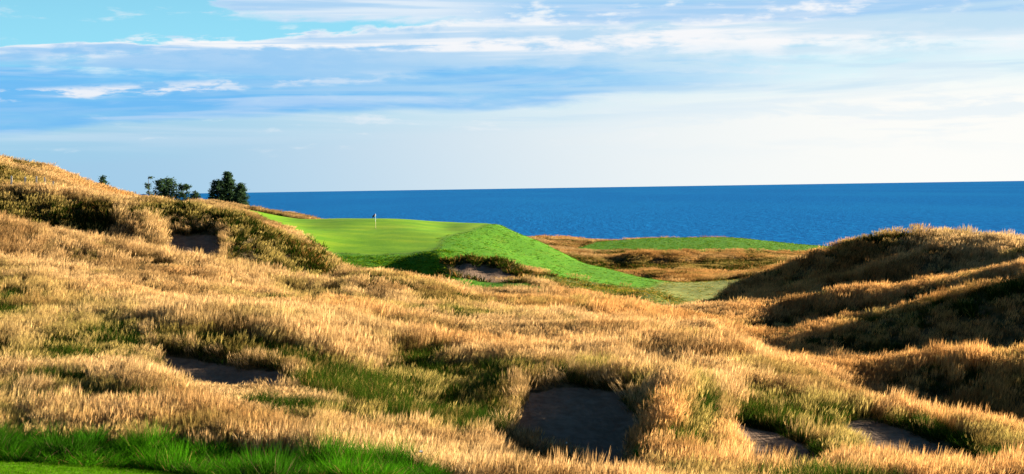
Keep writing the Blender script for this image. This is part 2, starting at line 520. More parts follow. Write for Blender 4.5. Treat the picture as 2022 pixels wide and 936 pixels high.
green = area([(490, 206), (560, 191), (612, 180), (652, 172), (740, 169.8), (860, 171.8), (868, 180), (874, 190), (930, 206), (978, 226), (975, 234), (900, 241), (760, 248), (664, 251), (560, 250), (475, 249), (420, 236), (372, 234), (366, 226), (420, 222)], 2, 0.12)
collar = area([(635, 172), (655, 160), (690, 152), (760, 149), (868, 151), (872, 145), (900, 140), (960, 133), (1080, 128), (1082, 134), (1040, 143), (960, 147), (890, 150), (872, 160), (1000, 164), (1100, 164.5), (1200, 168), (1290, 174), (1335, 186), (1318, 206), (1150, 226),
                (1030, 242), (985, 248), (900, 252), (760, 258), (664, 258), (640, 250), (640, 200)], 2, 0.25)
olive = area([(1035, 153), (1080, 139), (1200, 133), (1330, 126), (1400, 121), (1430, 132), (1420, 158), (1330, 168), (1290, 174), (1200, 168), (1100, 164)], 6, 0.6)
pale = area([(1262, 172), (1330, 166), (1420, 158), (1490, 168), (1570, 195), (1450, 206), (1340, 203)], 5, 0.6)
ffair = area([(1125, 284), (1300, 281), (1450, 283), (1560, 284), (1680, 286), (1660, 325), (1500, 331), (1450, 330), (1300, 326), (1200, 319)], 2, 0.3)
strip = area([(-900, 28), (-900, 41), (-300, 40.4), (0, 39.8), (180, 39.4), (330, 39.0), (440, 37.8), (480, 28)], 1, 0.1)
collar = np.clip(collar - green, 0, 1)
mown = np.clip(green + collar + ffair + strip + olive * 0.9 + pale, 0, 1)
# small hummocks in the rough, fine footprints in the sand
rough_m = np.clip(1 - blur(np.clip(mown + sand, 0, 1), 5) * 1.3, 0, 1)
far_k = np.clip(GY / 80, 0.7, 1.6)
calm = 1 - 0.85 * sstep(PX2, 1350, 1500) * sstep(GY, 60, 70)
waves = sstep(GY, 63, 72) * (1 - sstep(GY, 98, 108)) * (1 - 0.75 * sstep(PX2, 1300, 1480))
GZ += rough_m * waves * fbm(GX / 17, GY / 6.0, 45, 2) * 0.7
GZ += rough_m * calm * (fbm(GX / 9, GY / 9, 5, 3) * 0.40 * far_k + fbm(GX / 2.6, GY / 2.6, 15, 3) * 0.07)
GZ += green * fbm(GX / 16, GY / 16, 25, 2) * 0.30 + collar * fbm(GX / 6, GY / 6, 26, 3) * 0.18
GZ += sand * (fbm(GX / 1.1, GY / 1.1, 31, 3) * 0.09)
GZ -= blur(sand, 3) * 0.10 + blur(SAND['main'], 4) * 0.12
ZMIN = GZ.min()


def ground_z(x, y):
    """height of the land at a world spot (bilinear)"""
    a, l = x / y * F + CX, math.log(y)
    j = int(np.clip(np.searchsorted(gpx, a) - 1, 0, NU - 2))
    i = int(np.clip(np.searchsorted(glY, l) - 1, 0, NV - 2))
    fu, fv = (a - gpx[j]) / (gpx[j + 1] - gpx[j]), (l - glY[i]) / (glY[i + 1] - glY[i])
    return float((GZ[i, j] * (1 - fu) + GZ[i, j + 1] * fu) * (1 - fv) + (GZ[i + 1, j] * (1 - fu) + GZ[i + 1, j + 1] * fu) * fv)


def at(px, Y):
    """point of the land on a bearing at a distance"""
    x = (px - CX) / F * Y
    return Vector((x, Y, ground_z(x, Y)))

# ------------------------------------------------------------------ land materials


def attr(t, name):
    return t.node('ShaderNodeAttribute', attribute_name=name).outputs['Fac']


def make_land_mat():
    m_, t, out = new_mat("land")
    geo = t.node('ShaderNodeNewGeometry')
    pos = geo.outputs['Position']
    n1 = t.noise(t.mapping(pos, (0.35, 0.35, 0.35)), 1, 6, 0.6)
    n2 = t.noise(t.mapping(pos, (2.2, 2.2, 2.2)), 1, 6, 0.65)
    n3 = t.noise(t.mapping(pos, (0.09, 0.09, 0.09)), 1, 4, 0.5)
    # thatch under the long grass
    col = t.mix(t.ss(n2, 0.35, 0.65), (0.030, 0.022, 0.009), (0.13, 0.090, 0.038))
    col = t.mix(t.m('MULTIPLY', t.ss(n1, 0.5, 0.66), 0.55), col, (0.025, 0.034, 0.009))
    # mown surfaces
    g1 = t.mix(t.ss(n1, 0.3, 0.7), (0.110, 0.250, 0.004), (0.175, 0.315, 0.006))
    g1 = t.mix(t.m('MULTIPLY', t.ss(n3, 0.45, 0.65), 0.5), g1, (0.27, 0.34, 0.012))
    sp_ = t.node('ShaderNodeSeparateXYZ')
    t.l.new(pos, sp_.inputs[0])
    ph = t.m('SINE', t.m('MULTIPLY', t.m('ADD', t.m('MULTIPLY', sp_.outputs[0], 0.35), sp_.outputs[1]), 0.9))
    g1 = t.mix(t.m('MULTIPLY', t.ss(ph, -0.3, 0.3), 0.30), g1, (0.070, 0.205, 0.003))
    g1 = t.mix(1.0, g1, (0.90, 0.98, 0.6), 'MULTIPLY')
    col = t.mix(attr(t, 'green'), col, g1)
    g2 = t.mix(t.ss(n2, 0.32, 0.68), (0.040, 0.150, 0.002), (0.085, 0.235, 0.003))
    g2 = t.mix(t.m('MULTIPLY', t.ss(n1, 0.5, 0.72), 0.6), g2, (0.105, 0.165, 0.006))
    col = t.mix(attr(t, 'collar'), col, g2)
    g3 = t.mix(t.ss(n2, 0.3, 0.7), (0.040, 0.062, 0.005), (0.135, 0.140, 0.018))
    col = t.mix(attr(t, 'olive'), col, g3)
    g4 = t.mix(t.ss(n2, 0.3, 0.7), (0.17, 0.20, 0.035), (0.27, 0.27, 0.070))
    g4 = t.mix(t.m('MULTIPLY', t.ss(n1, 0.42, 0.62), 0.7), g4, (0.10, 0.125, 0.018))
    col = t.mix(attr(t, 'pale'), col, g4)
    # sand
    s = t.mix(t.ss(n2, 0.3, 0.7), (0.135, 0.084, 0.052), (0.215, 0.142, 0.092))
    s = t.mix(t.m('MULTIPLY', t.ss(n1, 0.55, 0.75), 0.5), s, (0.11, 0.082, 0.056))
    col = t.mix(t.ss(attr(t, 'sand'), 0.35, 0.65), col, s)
    b = t.node('ShaderNodeBsdfPrincipled')
    t.put(b.inputs['Base Color'], t.mix(1.0, col, (0.71, 0.71, 0.71), 'MULTIPLY'))
    b.inputs['Roughness'].default_value = 0.95
    b.inputs['Specular IOR Level'].default_value = 0.05
    bump = t.node('ShaderNodeBump')
    bump.inputs['Strength'].default_value = 1.0
    n4 = t.noise(t.mapping(pos, (5.5, 5.5, 5.5)), 1, 4, 0.6)
    hgt = t.m('ADD', t.m('MULTIPLY', n2, 0.5), t.m('MULTIPLY', n4, 0.25))
    wv = t.node('ShaderNodeTexWave')
    t.l.new(t.mapping(pos, (1.0, 0.35, 1.0)), wv.inputs['Vector'])
    wv.inputs['Scale'].default_value = 1.1
    wv.inputs['Distortion'].default_value = 14.0
    wv.inputs['Detail'].default_value = 3.0
    hgt = t.m('ADD', hgt, t.m('MULTIPLY', t.m('MULTIPLY', wv.outputs['Fac'], attr(t, 'sand')), 0.06))
    t.put(bump.inputs['Height'], hgt)
    amp = t.m('ADD', 0.16, t.m('ADD', t.m('MULTIPLY', attr(t, 'collar'), 0.22), t.m('MULTIPLY', attr(t, 'green'), -0.10)))
    t.put(bump.inputs['Distance'], amp)
    t.l.new(bump.outputs[0], b.inputs['Normal'])
    t.l.new(b.outputs[0], out.inputs[0])
    return m_


LAND = make_land_mat()


def land_object(name, facemask, label, cat=None):
    ii, jj = np.nonzero(facemask)
    quads = np.stack([ii * NU + jj, ii * NU + jj + 1, (ii + 1) * NU + jj + 1, (ii + 1) * NU + jj], 1)
    used, inv = np.unique(quads, return_inverse=True)
    V = np.stack([GX.ravel()[used], GY.ravel()[used], GZ.ravel()[used]], 1)
    me = bpy.data.meshes.new(name)
    me.vertices.add(len(V))
    me.vertices.foreach_set('co', V.astype(np.float32).ravel())
    nf = len(quads)
    me.loops.add(nf * 4)
    me.loops.foreach_set('vertex_index', inv.reshape(-1).astype(np.int32))
    me.polygons.add(nf)
    me.polygons.foreach_set('loop_start', np.arange(0, nf * 4, 4, dtype=np.int32))
    me.polygons.foreach_set('use_smooth', np.ones(nf, bool))
    me.update()
    # smooth normals of the whole sheet, so that patches join without a seam
    for nm, arr in (('green', np.clip(green + strip * 0.7, 0, 1)), ('collar', np.clip(collar + ffair + strip * 0.6, 0, 1)), ('olive', olive), ('pale', pale), ('sand', sand)):
        at_ = me.attributes.new(nm, 'FLOAT', 'POINT')
        at_.data.foreach_set('value', arr.ravel()[used].astype(np.float32))
    me.normals_split_custom_set_from_vertices(NRM.reshape(-1, 3)[used].tolist())
    me.materials.append(LAND)
    o = bpy.data.objects.new(name, me)
    COL.objects.link(o)
    tag(o, label, cat, kind='structure')
    return o


def grid_normals():
    p = np.stack([GX, GY, GZ], 2)
    du = np.zeros_like(p); dv = np.zeros_like(p)
    du[:, 1:-1] = p[:, 2:] - p[:, :-2]; du[:, 0] = p[:, 1] - p[:, 0]; du[:, -1] = p[:, -1] - p[:, -2]
    dv[1:-1] = p[2:] - p[:-2]; dv[0] = p[1] - p[0]; dv[-1] = p[-1] - p[-2]
    n = np.cross(du, dv)
    return n / np.linalg.norm(n, axis=2, keepdims=True)


NRM = grid_normals()


def fm(mask):
    return (mask[:-1, :-1] + mask[1:, :-1] + mask[:-1, 1:] + mask[1:, 1:]) / 4 > 0.5


taken = np.zeros((NV - 1, NU - 1), bool)
for nm, msk, lab, cat in [
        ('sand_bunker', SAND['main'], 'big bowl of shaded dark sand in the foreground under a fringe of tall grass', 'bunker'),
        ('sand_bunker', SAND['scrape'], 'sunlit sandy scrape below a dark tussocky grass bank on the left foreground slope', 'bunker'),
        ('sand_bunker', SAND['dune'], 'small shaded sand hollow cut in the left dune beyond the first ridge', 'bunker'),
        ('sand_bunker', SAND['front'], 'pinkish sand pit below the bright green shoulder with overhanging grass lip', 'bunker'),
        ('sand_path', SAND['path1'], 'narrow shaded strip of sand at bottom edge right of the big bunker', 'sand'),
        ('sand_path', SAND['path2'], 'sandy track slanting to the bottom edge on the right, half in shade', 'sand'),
        ('putting_green', green, 'smooth light green putting surface around the flagstick', 'green'),
        ('green_bank', np.clip(collar + 0, 0, 1), 'bright green grassy shoulder and bank wrapped round the putting surface', 'bank'),
        ('far_fairway', ffair, 'distant green fairway mound at the edge of the lake', 'fairway'),
        ('mown_strip', strip, 'mown bright green strip in the bottom left corner', 'lawn'),
        ('valley_rough', np.clip(olive + pale, 0, 1), 'short olive and pale dry turf in the valley right of the green', 'turf')]:
    f_ = fm(msk) & ~taken
    taken |= f_
    land_object(nm, f_, lab, cat)
land_object('ground', ~taken, 'rolling dune land under the dry fescue', 'ground')

# ------------------------------------------------------------------ lake


def make_lake():
    m_, t, out = new_mat("lake_water")
    geo = t.node('ShaderNodeNewGeometry')
    pos = geo.outputs['Position']
    w1 = t.noise(t.mapping(pos, (0.14, 0.045, 0.1)), 1, 5, 0.66, 0.5)
    w2 = t.noise(t.mapping(pos, (0.022, 0.006, 0.1)), 1, 4, 0.55, 0.4)
    w3 = t.noise(t.mapping(pos, (0.0012, 0.00025, 0.1)), 1, 4, 0.5)
    col = t.mix(t.ss(w1, 0.36, 0.64), (0.0006, 0.054, 0.185), (0.0028, 0.106, 0.282))
    col = t.mix(t.m('MULTIPLY', t.ss(w3, 0.40, 0.68), 0.75), col, (0.0030, 0.098, 0.255))
    bump = t.node('ShaderNodeBump')
    bump.inputs['Strength'].default_value = 1.0
    bump.inputs['Distance'].default_value = 2.2
    t.put(bump.inputs['Height'], t.m('ADD', t.m('MULTIPLY', w1, 0.6), t.m('MULTIPLY', w2, 0.8)))
    d = t.node('ShaderNodeBsdfDiffuse')
    t.put(d.inputs[0], col)
    g = t.node('ShaderNodeBsdfGlossy')
    g.inputs['Roughness'].default_value = 0.35
    mx = t.node('ShaderNodeMixShader')
    mx.inputs[0].default_value = 0.025
    for nd in (d, g):
        t.l.new(bump.outputs[0], nd.inputs['Normal'])
    t.l.new(d.outputs[0], mx.inputs[1])
    t.l.new(g.outputs[0], mx.inputs[2])
    t.l.new(mx.outputs[0], out.inputs[0])
    ys = [-3000, 300, 600, 1000, 2000, 4000, 8000, 16000, 40000]
    xs = [-40000, -20000, -8000, -3000, -1000, 0, 1000, 3000, 8000, 20000, 40000]
    V = [(x, y, 0.0) for y in ys for x in xs]
    n = len(xs)
    Fc = [(i * n + j, i * n + j + 1, (i + 1) * n + j + 1, (i + 1) * n + j) for i in range(len(ys) - 1) for j in range(n - 1)]
    o = mesh_obj('lake', V, Fc, m_)
    tag(o, 'deep blue lake water reaching to the horizon', 'lake', kind='structure')


make_lake()

# ------------------------------------------------------------------ grass


def grass_mat(name, transl=0.45):
    m_, t, out = new_mat(name)
    colr = t.node('ShaderNodeAttribute', attribute_name='blade_colour').outputs['Color']
    tint = t.node('ShaderNodeAttribute', attribute_name='tint', attribute_type='INSTANCER').outputs['Color']
    c = t.mix(1.0, colr, tint, 'MULTIPLY')
    d = t.node('ShaderNodeBsdfDiffuse')
    tr = t.node('ShaderNodeBsdfTranslucent')
    t.put(d.inputs[0], c)
    t.put(tr.inputs[0], c)
    mx = t.node('ShaderNodeMixShader')
    mx.inputs[0].default_value = transl
    t.l.new(d.outputs[0], mx.inputs[1])
    t.l.new(tr.outputs[0], mx.inputs[2])
    t.l.new(mx.outputs[0], out.inputs[0])
    return m_


GRASS = grass_mat("dry_grass_blade", 0.42)
GREENBLADE = grass_mat("green_grass_blade", 0.42)


class Tuft:
    def __init__(self, seed):
        self.r = np.random.default_rng(seed)
        self.V, self.F, self.Cc = [], [], []

    def blade(self, base, az, h, lean, curl, w, c0, c1, levels=4, twist=None):
        r = self.r
        d = np.array([math.cos(az), math.sin(az), 0])
        tw = r.uniform(0, 2 * math.pi) if twist is None else twist
        side = np.array([math.cos(tw), math.sin(tw), 0])
        i0 = len(self.V)
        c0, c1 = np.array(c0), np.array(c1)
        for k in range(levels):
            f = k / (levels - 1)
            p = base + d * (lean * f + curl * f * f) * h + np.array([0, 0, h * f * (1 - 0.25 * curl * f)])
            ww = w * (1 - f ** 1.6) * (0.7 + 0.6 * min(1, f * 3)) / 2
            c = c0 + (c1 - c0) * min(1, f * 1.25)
            if k < levels - 1:
                self.V += [p - side * ww, p + side * ww]
                self.Cc += [c, c]
            else:
                self.V.append(p)
                self.Cc.append(c)
        for k in range(levels - 2):
            a = i0 + 2 * k
            self.F.append((a, a + 1, a + 3, a + 2))
        a = i0 + 2 * (levels - 2)
        self.F.append((a, a + 1, a + 2))
        return p, d

    def head(self, p, d, L, w, c):
        """feathery seed head: a few thin diamonds round the tip of the stalk"""
        r = self.r
        for k in range(3):
            tw = r.uniform(0, math.pi)
            s = np.array([math.cos(tw), math.sin(tw), 0]) * w / 2
            ax = np.array([0, 0, 1.0]) + d * r.uniform(0.05, 0.35) + r.normal(0, 0.06, 3)
            q = p - np.array([0, 0, L * 0.55]) + np.array([0, 0, 1]) * L * 0.12 * k
            i0 = len(self.V)
            self.V += [q, q + ax * L * 0.45 - s, q + ax * L, q + ax * L * 0.5 + s]
            cc = np.array(c) * r.uniform(0.8, 1.2)
            self.Cc += [cc] * 4
            self.F.append((i0, i0 + 1, i0 + 2, i0 + 3))

    def obj(self, name, mat):
        o = mesh_obj(name, np.array(self.V), self.F, mat, link=False)
        ca = o.data.attributes.new('blade_colour', 'FLOAT_COLOR', 'POINT')
        cc = np.ones((len(self.V), 4), np.float32)
        cc[:, :3] = np.clip(np.array(self.Cc), 0, 1)
        ca.data.foreach_set('color', cc.ravel())
        return o


STRAW_LO, STRAW_HI = (0.085, 0.064, 0.018), (0.50, 0.325, 0.130)  # stem bases are browner, and darkened further as painted shade for depth
HEAD = (0.71, 0.47, 0.212)


def fescue(seed, nleaf=11, nstalk=38, R=0.40, wk=1.0):
    t = Tuft(seed)
    r = t.r
    for _ in range(nleaf):
        rr, th = R * math.sqrt(r.random()), r.uniform(0, 6.283)
        b = np.array([rr * math.cos(th), rr * math.sin(th), -0.05])
        k = r.uniform(0.6, 1.15)
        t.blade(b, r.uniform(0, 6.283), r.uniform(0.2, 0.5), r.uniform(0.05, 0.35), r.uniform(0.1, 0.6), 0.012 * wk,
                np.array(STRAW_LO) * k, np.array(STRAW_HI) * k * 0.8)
    for _ in range(nstalk):
        rr, th = R * math.sqrt(r.random()), r.uniform(0, 6.283)
        b = np.array([rr * math.cos(th), rr * math.sin(th), -0.05])
        k = r.uniform(0.5, 1.25)
        h = r.uniform(0.55, 1.0)
        az = r.normal(0.25, 1.1)
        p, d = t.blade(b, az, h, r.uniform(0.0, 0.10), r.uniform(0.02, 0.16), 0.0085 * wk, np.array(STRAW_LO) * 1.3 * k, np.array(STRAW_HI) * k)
        t.head(p, d, r.uniform(0.22, 0.40), 0.013 * wk, np.array(HEAD) * k)
    return t.obj('dry_fescue_tuft', GRASS)


def rough_tuft(seed, n=46, R=0.24, h=(0.2, 0.5), lo=(0.006, 0.014, 0.002), hi=(0.044, 0.082, 0.011), dry=0.16, w=0.016, arch=0.8):
    t = Tuft(seed)
    r = t.r
    for _ in range(n):
        rr, th = R * math.sqrt(r.random()), r.uniform(0, 6.283)
        b = np.array([rr * math.cos(th), rr * math.sin(th), -0.04])
        k = r.uniform(0.65, 1.3)
        c1 = np.array(hi) * k
        if r.random() < dry:
            c1 = np.array(STRAW_HI) * k * 0.9
        t.blade(b, th + r.normal(0, 0.6), r.uniform(*h), r.uniform(0.1, 0.55), r.uniform(0.1, 1.0) * arch, w, np.array(lo) * k, c1)
    return t.obj('green_rough_tuft', GREENBLADE)


def proto_collection(name, objs):
    c = bpy.data.collections.new(name)
    for i, o in enumerate(objs):
        o.name = "%s_%02d" % (name, i)
        c.objects.link(o)
    return c


FESCUE = proto_collection('fescue_kinds', [fescue(100 + i) for i in range(5)] + [fescue(120 + i, 12, 30, 0.45, 1.5) for i in range(3)])
ROUGH = proto_collection('rough_kinds', [rough_tuft(200 + i) for i in range(3)] + [rough_tuft(220 + i, 30, 0.4, (0.18, 0.42), w=0.05) for i in range(2)])
LUSH = proto_collection('lush_kinds', [rough_tuft(240 + i, 70, 0.3, (0.45, 0.95), (0.004, 0.016, 0.002), (0.060, 0.250, 0.006), 0.05, 0.014, 0.5) for i in range(4)])
TURF = proto_collection('turf_kinds', [rough_tuft(260 + i, 50, 0.16, (0.03, 0.075), (0.035, 0.105, 0.003), (0.092, 0.25, 0.004), 0.05, 0.011, 0.6) for i in range(3)])


def scatter(name, coll, pos, rot, scl, idx, tint, label):
    me = bpy.data.meshes.new(name)
    n = len(pos)
    me.vertices.add(n)
    me.vertices.foreach_set('co', pos.astype(np.float32).ravel())
    for nm, typ, fld, arr in (('rot', 'FLOAT_VECTOR', 'vector', rot), ('scl', 'FLOAT_VECTOR', 'vector', scl), ('tint', 'FLOAT_COLOR', 'color', np.concatenate([tint * 0.71, np.ones((n, 1))], 1)), ('kind_index', 'INT', 'value', idx)):
        a = me.attributes.new(nm, typ, 'POINT')
        a.data.foreach_set(fld, arr.astype(np.int32 if typ == 'INT' else np.float32).ravel())
    o = bpy.data.objects.new(name, me)
    COL.objects.link(o)
    ng = bpy.data.node_groups.new(name + '_nodes', 'GeometryNodeTree')
    ng.interface.new_socket('Geometry', in_out='INPUT', socket_type='NodeSocketGeometry')
    ng.interface.new_socket('Geometry', in_out='OUTPUT', socket_type='NodeSocketGeometry')
    N_, L_ = ng.nodes, ng.links
    gi, go = N_.new('NodeGroupInput'), N_.new('NodeGroupOutput')
    ci = N_.new('GeometryNodeCollectionInfo')
    ci.inputs['Collection'].default_value = coll
    ci.inputs['Separate Children'].default_value = True
    ci.inputs['Reset Children'].default_value = True
    ip = N_.new('GeometryNodeInstanceOnPoints')
    ip.inputs['Pick Instance'].default_value = True

    def named(nm, typ):
        nd = N_.new('GeometryNodeInputNamedAttribute')
        nd.data_type = typ
        nd.inputs['Name'].default_value = nm
        return nd.outputs['Attribute']
    er = N_.new('FunctionNodeEulerToRotation')
    L_.new(named('rot', 'FLOAT_VECTOR'), er.inputs[0])
    L_.new(gi.outputs[0], ip.inputs['Points'])
    L_.new(ci.outputs[0], ip.inputs['Instance'])
    L_.new(named('kind_index', 'INT'), ip.inputs['Instance Index'])
    L_.new(er.outputs[0], ip.inputs['Rotation'])
    L_.new(named('scl', 'FLOAT_VECTOR'), ip.inputs['Scale'])
    L_.new(ip.outputs[0], go.inputs[0])
    md = o.modifiers.new('grass', 'NODES')
    md.node_group = ng
    tag(o, label, 'grass', kind='stuff')
    print(name, n)
    return o


# where a tuft can be seen at all, or is near enough to the edge of what can
runmax = np.maximum.accumulate((GZ - EYE) / GY, axis=0)
tip = (GZ + 1.6 - EYE) / GY
seen = tip >= np.vstack([runmax[:1], runmax[:-1]]) - 0.004
cell_area = np.abs((GX[:-1, 1:] - GX[:-1, :-1]) * (GY[1:, :-1] - GY[:-1, :-1]))
cc = lambda a: (a[:-1, :-1] + a[1:, :-1] + a[:-1, 1:] + a[1:, 1:]) / 4
cY, cPX = cc(GY), cc(PX2)
inview = np.where((cPX > -60) & (cPX < 2090), 1.0, np.where((cPX > -300) & (cPX < 2650), 0.35, 0.0)) * (cY > 33.5) * (cY < 362)
vis = cc(seen.astype(float)) > 0
cmown, csand = cc(mown), cc(sand)

# ground colour regions of the rough: greener hollows and faces
g_hollow = np.maximum.reduce([
    area([(560, 57), (640, 52.5), (780, 49.5), (900, 46.5), (985, 49.5), (990, 58), (1020, 60), (960, 63), (800, 63), (690, 59.5), (600, 58.5)], 10) * 1.12,
    area([(300, 60.6), (420, 60.4), (560, 58.6), (700, 58.8), (700, 61), (560, 62.2), (400, 62.6), (300, 62.2)], 4) * 1.1,
    area([(1010, 57.2), (1100, 57.6), (1240, 57.6), (1290, 56), (1290, 58.6), (1100, 59.2), (1000, 59)], 4) * 1.1,
    area([(1330, 58), (1400, 58), (1420, 52), (1400, 44), (1340, 44), (1350, 52)], 6) * 0.9,
    area([(1460, 59), (1560, 58.5), (1700, 57), (1760, 55.4), (1700, 55.2), (1600, 50.5), (1500, 52)], 8) * 0.95,
    area([(1600, 52), (1680, 54), (1750, 50), (1820, 46), (1700, 44), (1620, 47)], 8) * 0.8,
    area([(1740, 57), (1850, 55), (2060, 53), (2060, 47), (1930, 47), (1810, 52.5)], 8) * 0.8,
    area([(-60, 54), (120, 54), (250, 58), (230, 70), (120, 78), (-60, 80)], 14) * 0.45,
    area([(-60, 113), (100, 114.4), (225, 114.6), (225, 120.3), (100, 119.6), (-60, 119)], 4) * 1.0,
    area([(255, 117), (330, 118.6), (440, 118.6), (475, 116), (475, 122), (440, 123), (300, 122.5)], 4) * 1.1,
    area([(440, 113), (550, 114), (665, 120), (690, 137), (650, 134), (560, 130), (480, 127.5), (450, 120)], 6) * 0.85,
    area([(-60, 128), (40, 128), (120, 134), (110, 142), (-60, 143)], 10) * 0.75,
    area([(865, 158.6), (960, 159.4), (1045, 155), (1062, 158), (980, 164), (866, 163.5)], 4) * 1.0,
    area([(1020, 152), (1080, 142), (1200, 137), (1300, 133), (1390, 124), (1300, 150), (1200, 164), (1100, 162)], 8) * 0.8,
    area([(700, 72), (800, 70), (950, 70), (960, 75), (820, 77), (720, 77)], 8) * 0.5,
    area([(540, 95), (680, 95), (680, 104), (540, 104)], 8) * 0.7,
    area([(1160, 72), (1300, 71), (1420, 70), (1450, 74), (1300, 76)], 10) * 0.45,
    area([(800, 95), (970, 94), (970, 103), (800, 104)], 8) * 0.6,
    area([(1730, 69), (2080, 66), (2080, 71.5), (1760, 73.5)], 6) * 0.3,
    area([(1540, 86), (2080, 80), (2080, 87), (1700, 90.5), (1540, 90)], 6) * 0.18,
    area([(1400, 130), (1640, 128), (1830, 123), (1830, 126), (1640, 131), (1400, 133)], 6) * 0.15,
    area([(1120, 236), (1600, 236), (1560, 262), (1120, 262)], 6) * 0.75,
])
g_base = cc(g_hollow) + 0.55 * sstep(cc(fbm(GX / 6, GY / 6, 71, 4)), 0.08, 0.42) + 0.25 * sstep(cc(fbm(GX / 1.6, GY / 1.6, 77, 2)), 0.2, 0.5) + 0.85 * sstep(cc(fbm(GX / 4.2, GY / 3.0, 83, 4)), 0.30, 0.42)
lush_m = cc(area([(-300, 39.9), (0, 39.7), (180, 39.4), (330, 38.9), (500, 36.0), (840, 36.0), (860, 39.4), (700, 41.2), (500, 41.8), (300, 42.2), (0, 42.6), (-300, 43)], 2))
dens_near = 15.0


def pick(weight, expected):
    """random cells with probability by weight; returns cell indices and in-cell fractions"""
    w = (weight * cell_area)
    tot = w.sum()
    n = int(tot * expected)
    cdf = np.cumsum(w.ravel()) / tot
    k = np.searchsorted(cdf, rng.random(n))
    i, j = np.unravel_index(np.clip(k, 0, w.size - 1), w.shape)
    return i, j, rng.random(n), rng.random(n)


def interp(G, i, j, fu, fv):
    return (G[i, j] * (1 - fu) + G[i, j + 1] * fu) * (1 - fv) + (G[i + 1, j] * (1 - fu) + G[i + 1, j + 1] * fu) * fv


def place(i, j, fu, fv):
    return np.stack([interp(GX, i, j, fu, fv), interp(GY, i, j, fu, fv), interp(GZ, i, j, fu, fv)], 1)


dens = np.where(cY < 46, 1.0, (46 / cY) ** 1.15) * inview * vis
near_sand = np.clip(cc(blur(sand, 16)) * 1.6 + cc(blur(np.maximum(SAND['path1'], SAND['path2']), 40)) * 1.8, 0, 1)
fore = cc(area([(-400, 30), (-400, 40.5), (0, 40), (400, 39.6), (860, 39.2), (930, 38), (930, 30)], 1))
fore = np.maximum(fore, lush_m)
clumpy = 0.30 + 1.0 * sstep(cc(fbm(GX / 1.5, GY / 1.5, 151, 3)), -0.30, 0.30)
notch = cc(area([(855, 146), (900, 147.5), (1060, 146), (1075, 158), (1000, 166), (855, 167)], 3))
bare = np.clip(1 - notch * 0.85 - csand * 1.7 - cmown * 1.25 - fore * 1.0 - near_sand * 0.5, 0, 1) * clumpy
greenish = np.clip(g_base, 0, 1)
# dry fescue
lowfront = 1.4 * cc(area([(960, 51.5), (1010, 49), (1100, 47.6), (1200, 46), (1270, 46.5), (1275, 42), (1100, 42), (960, 46)], 6)) + 1.6 * cc(area([(1430, 51), (1470, 47), (1520, 42.5), (1540, 38), (1660, 38), (1620, 44)], 6)) + 1.6 * cc(area([(1650, 55), (1720, 50), (1800, 44.5), (1820, 38), (1990, 38), (1960, 46)], 6)) + cc(area([(280, 57.5), (330, 50), (420, 46.5), (600, 45), (600, 54.5), (480, 54.5), (340, 56.5)], 8))
bench = cc(area([(-200, 121.5), (0, 122), (125, 123.5), (125, 128.5), (0, 127.5), (-200, 127)], 3))
i, j, fu, fv = pick(dens * bare * (1 - 0.86 * greenish), dens_near)
p = place(i, j, fu, fv)
n = len(p)
Yp = p[:, 1]
isfar = Yp > 105 + rng.normal(0, 12, n)
idx = np.where(isfar, 5 + rng.integers(0, 3, n), rng.integers(0, 5, n))
gmix = greenish[i, j]
hh = (0.80 + 0.42 * fbm(p[:, 0] / 8, p[:, 1] / 8, 90, 3)) * rng.uniform(0.82, 1.14, n) * (1 - 0.2 * gmix) * (1 - 0.15 * near_sand[i, j]) * (1 - 0.55 * bench[i, j]) * np.clip(1 - 0.5 * lowfront[i, j], 0.25, 1)
hh = np.clip(hh, 0.2, 1.3)
sxy = np.where(isfar, 0.8 + Yp / 260, 1.0) * rng.uniform(0.8, 1.25, n)
hh = np.where(Yp > 140, hh * 0.8, hh)
hue = fbm(p[:, 0] / 14, p[:, 1] / 14, 95, 3) + rng.normal(0, 0.10, n) + np.clip((p[:, 0] - 2) / 60, -0.15, 0.18)
hue = sstep(hue, -0.35, 0.55)
pale_c, orange_c, olive_c = np.array([1.06, 1.04, 1.00]), np.array([1.06, 0.83, 0.60]), np.array([0.66, 0.76, 0.45])
tint = pale_c * (1 - hue[:, None]) + orange_c * hue[:, None]
gm = np.clip(gmix * 1.1 + rng.normal(0, 0.12, n), 0, 1)[:, None]
tint = tint * (1 - gm) + olive_c * gm
br = (sstep(fbm(p[:, 0] / 4.5, p[:, 1] / 3.0, 171, 4) + rng.normal(0, 0.06, n), 0.0, 0.36) * 0.85)[:, None]
tint = tint * (1 - br) + tint * np.array([0.50, 0.46, 0.40]) * br
tint *= np.clip(rng.normal(1.0, 0.19, n), 0.45, 1.5)[:, None]
wind = fbm(p[:, 0] / 6, p[:, 1] / 6, 99, 2) + 1.6 * np.clip(np.abs(fbm(p[:, 0] / 2.2, p[:, 1] / 2.2, 104, 2)) - 0.30, 0, 1)
tint = np.where((Yp > 190)[:, None], tint * np.array([0.78, 0.77, 0.74]), tint)
tallone = rng.random(n) < 0.10
hh = np.where(tallone, hh * 1.28, hh)
rot = np.stack([rng.normal(0, 0.05, n), rng.normal(0.10, 0.06, n) + wind * 0.26, rng.uniform(-0.9, 0.9, n)], 1)
scatter('dry_fescue', FESCUE, p, rot, np.stack([sxy, sxy, hh], 1), idx, tint, 'tall straw coloured fescue grass covering the dunes')
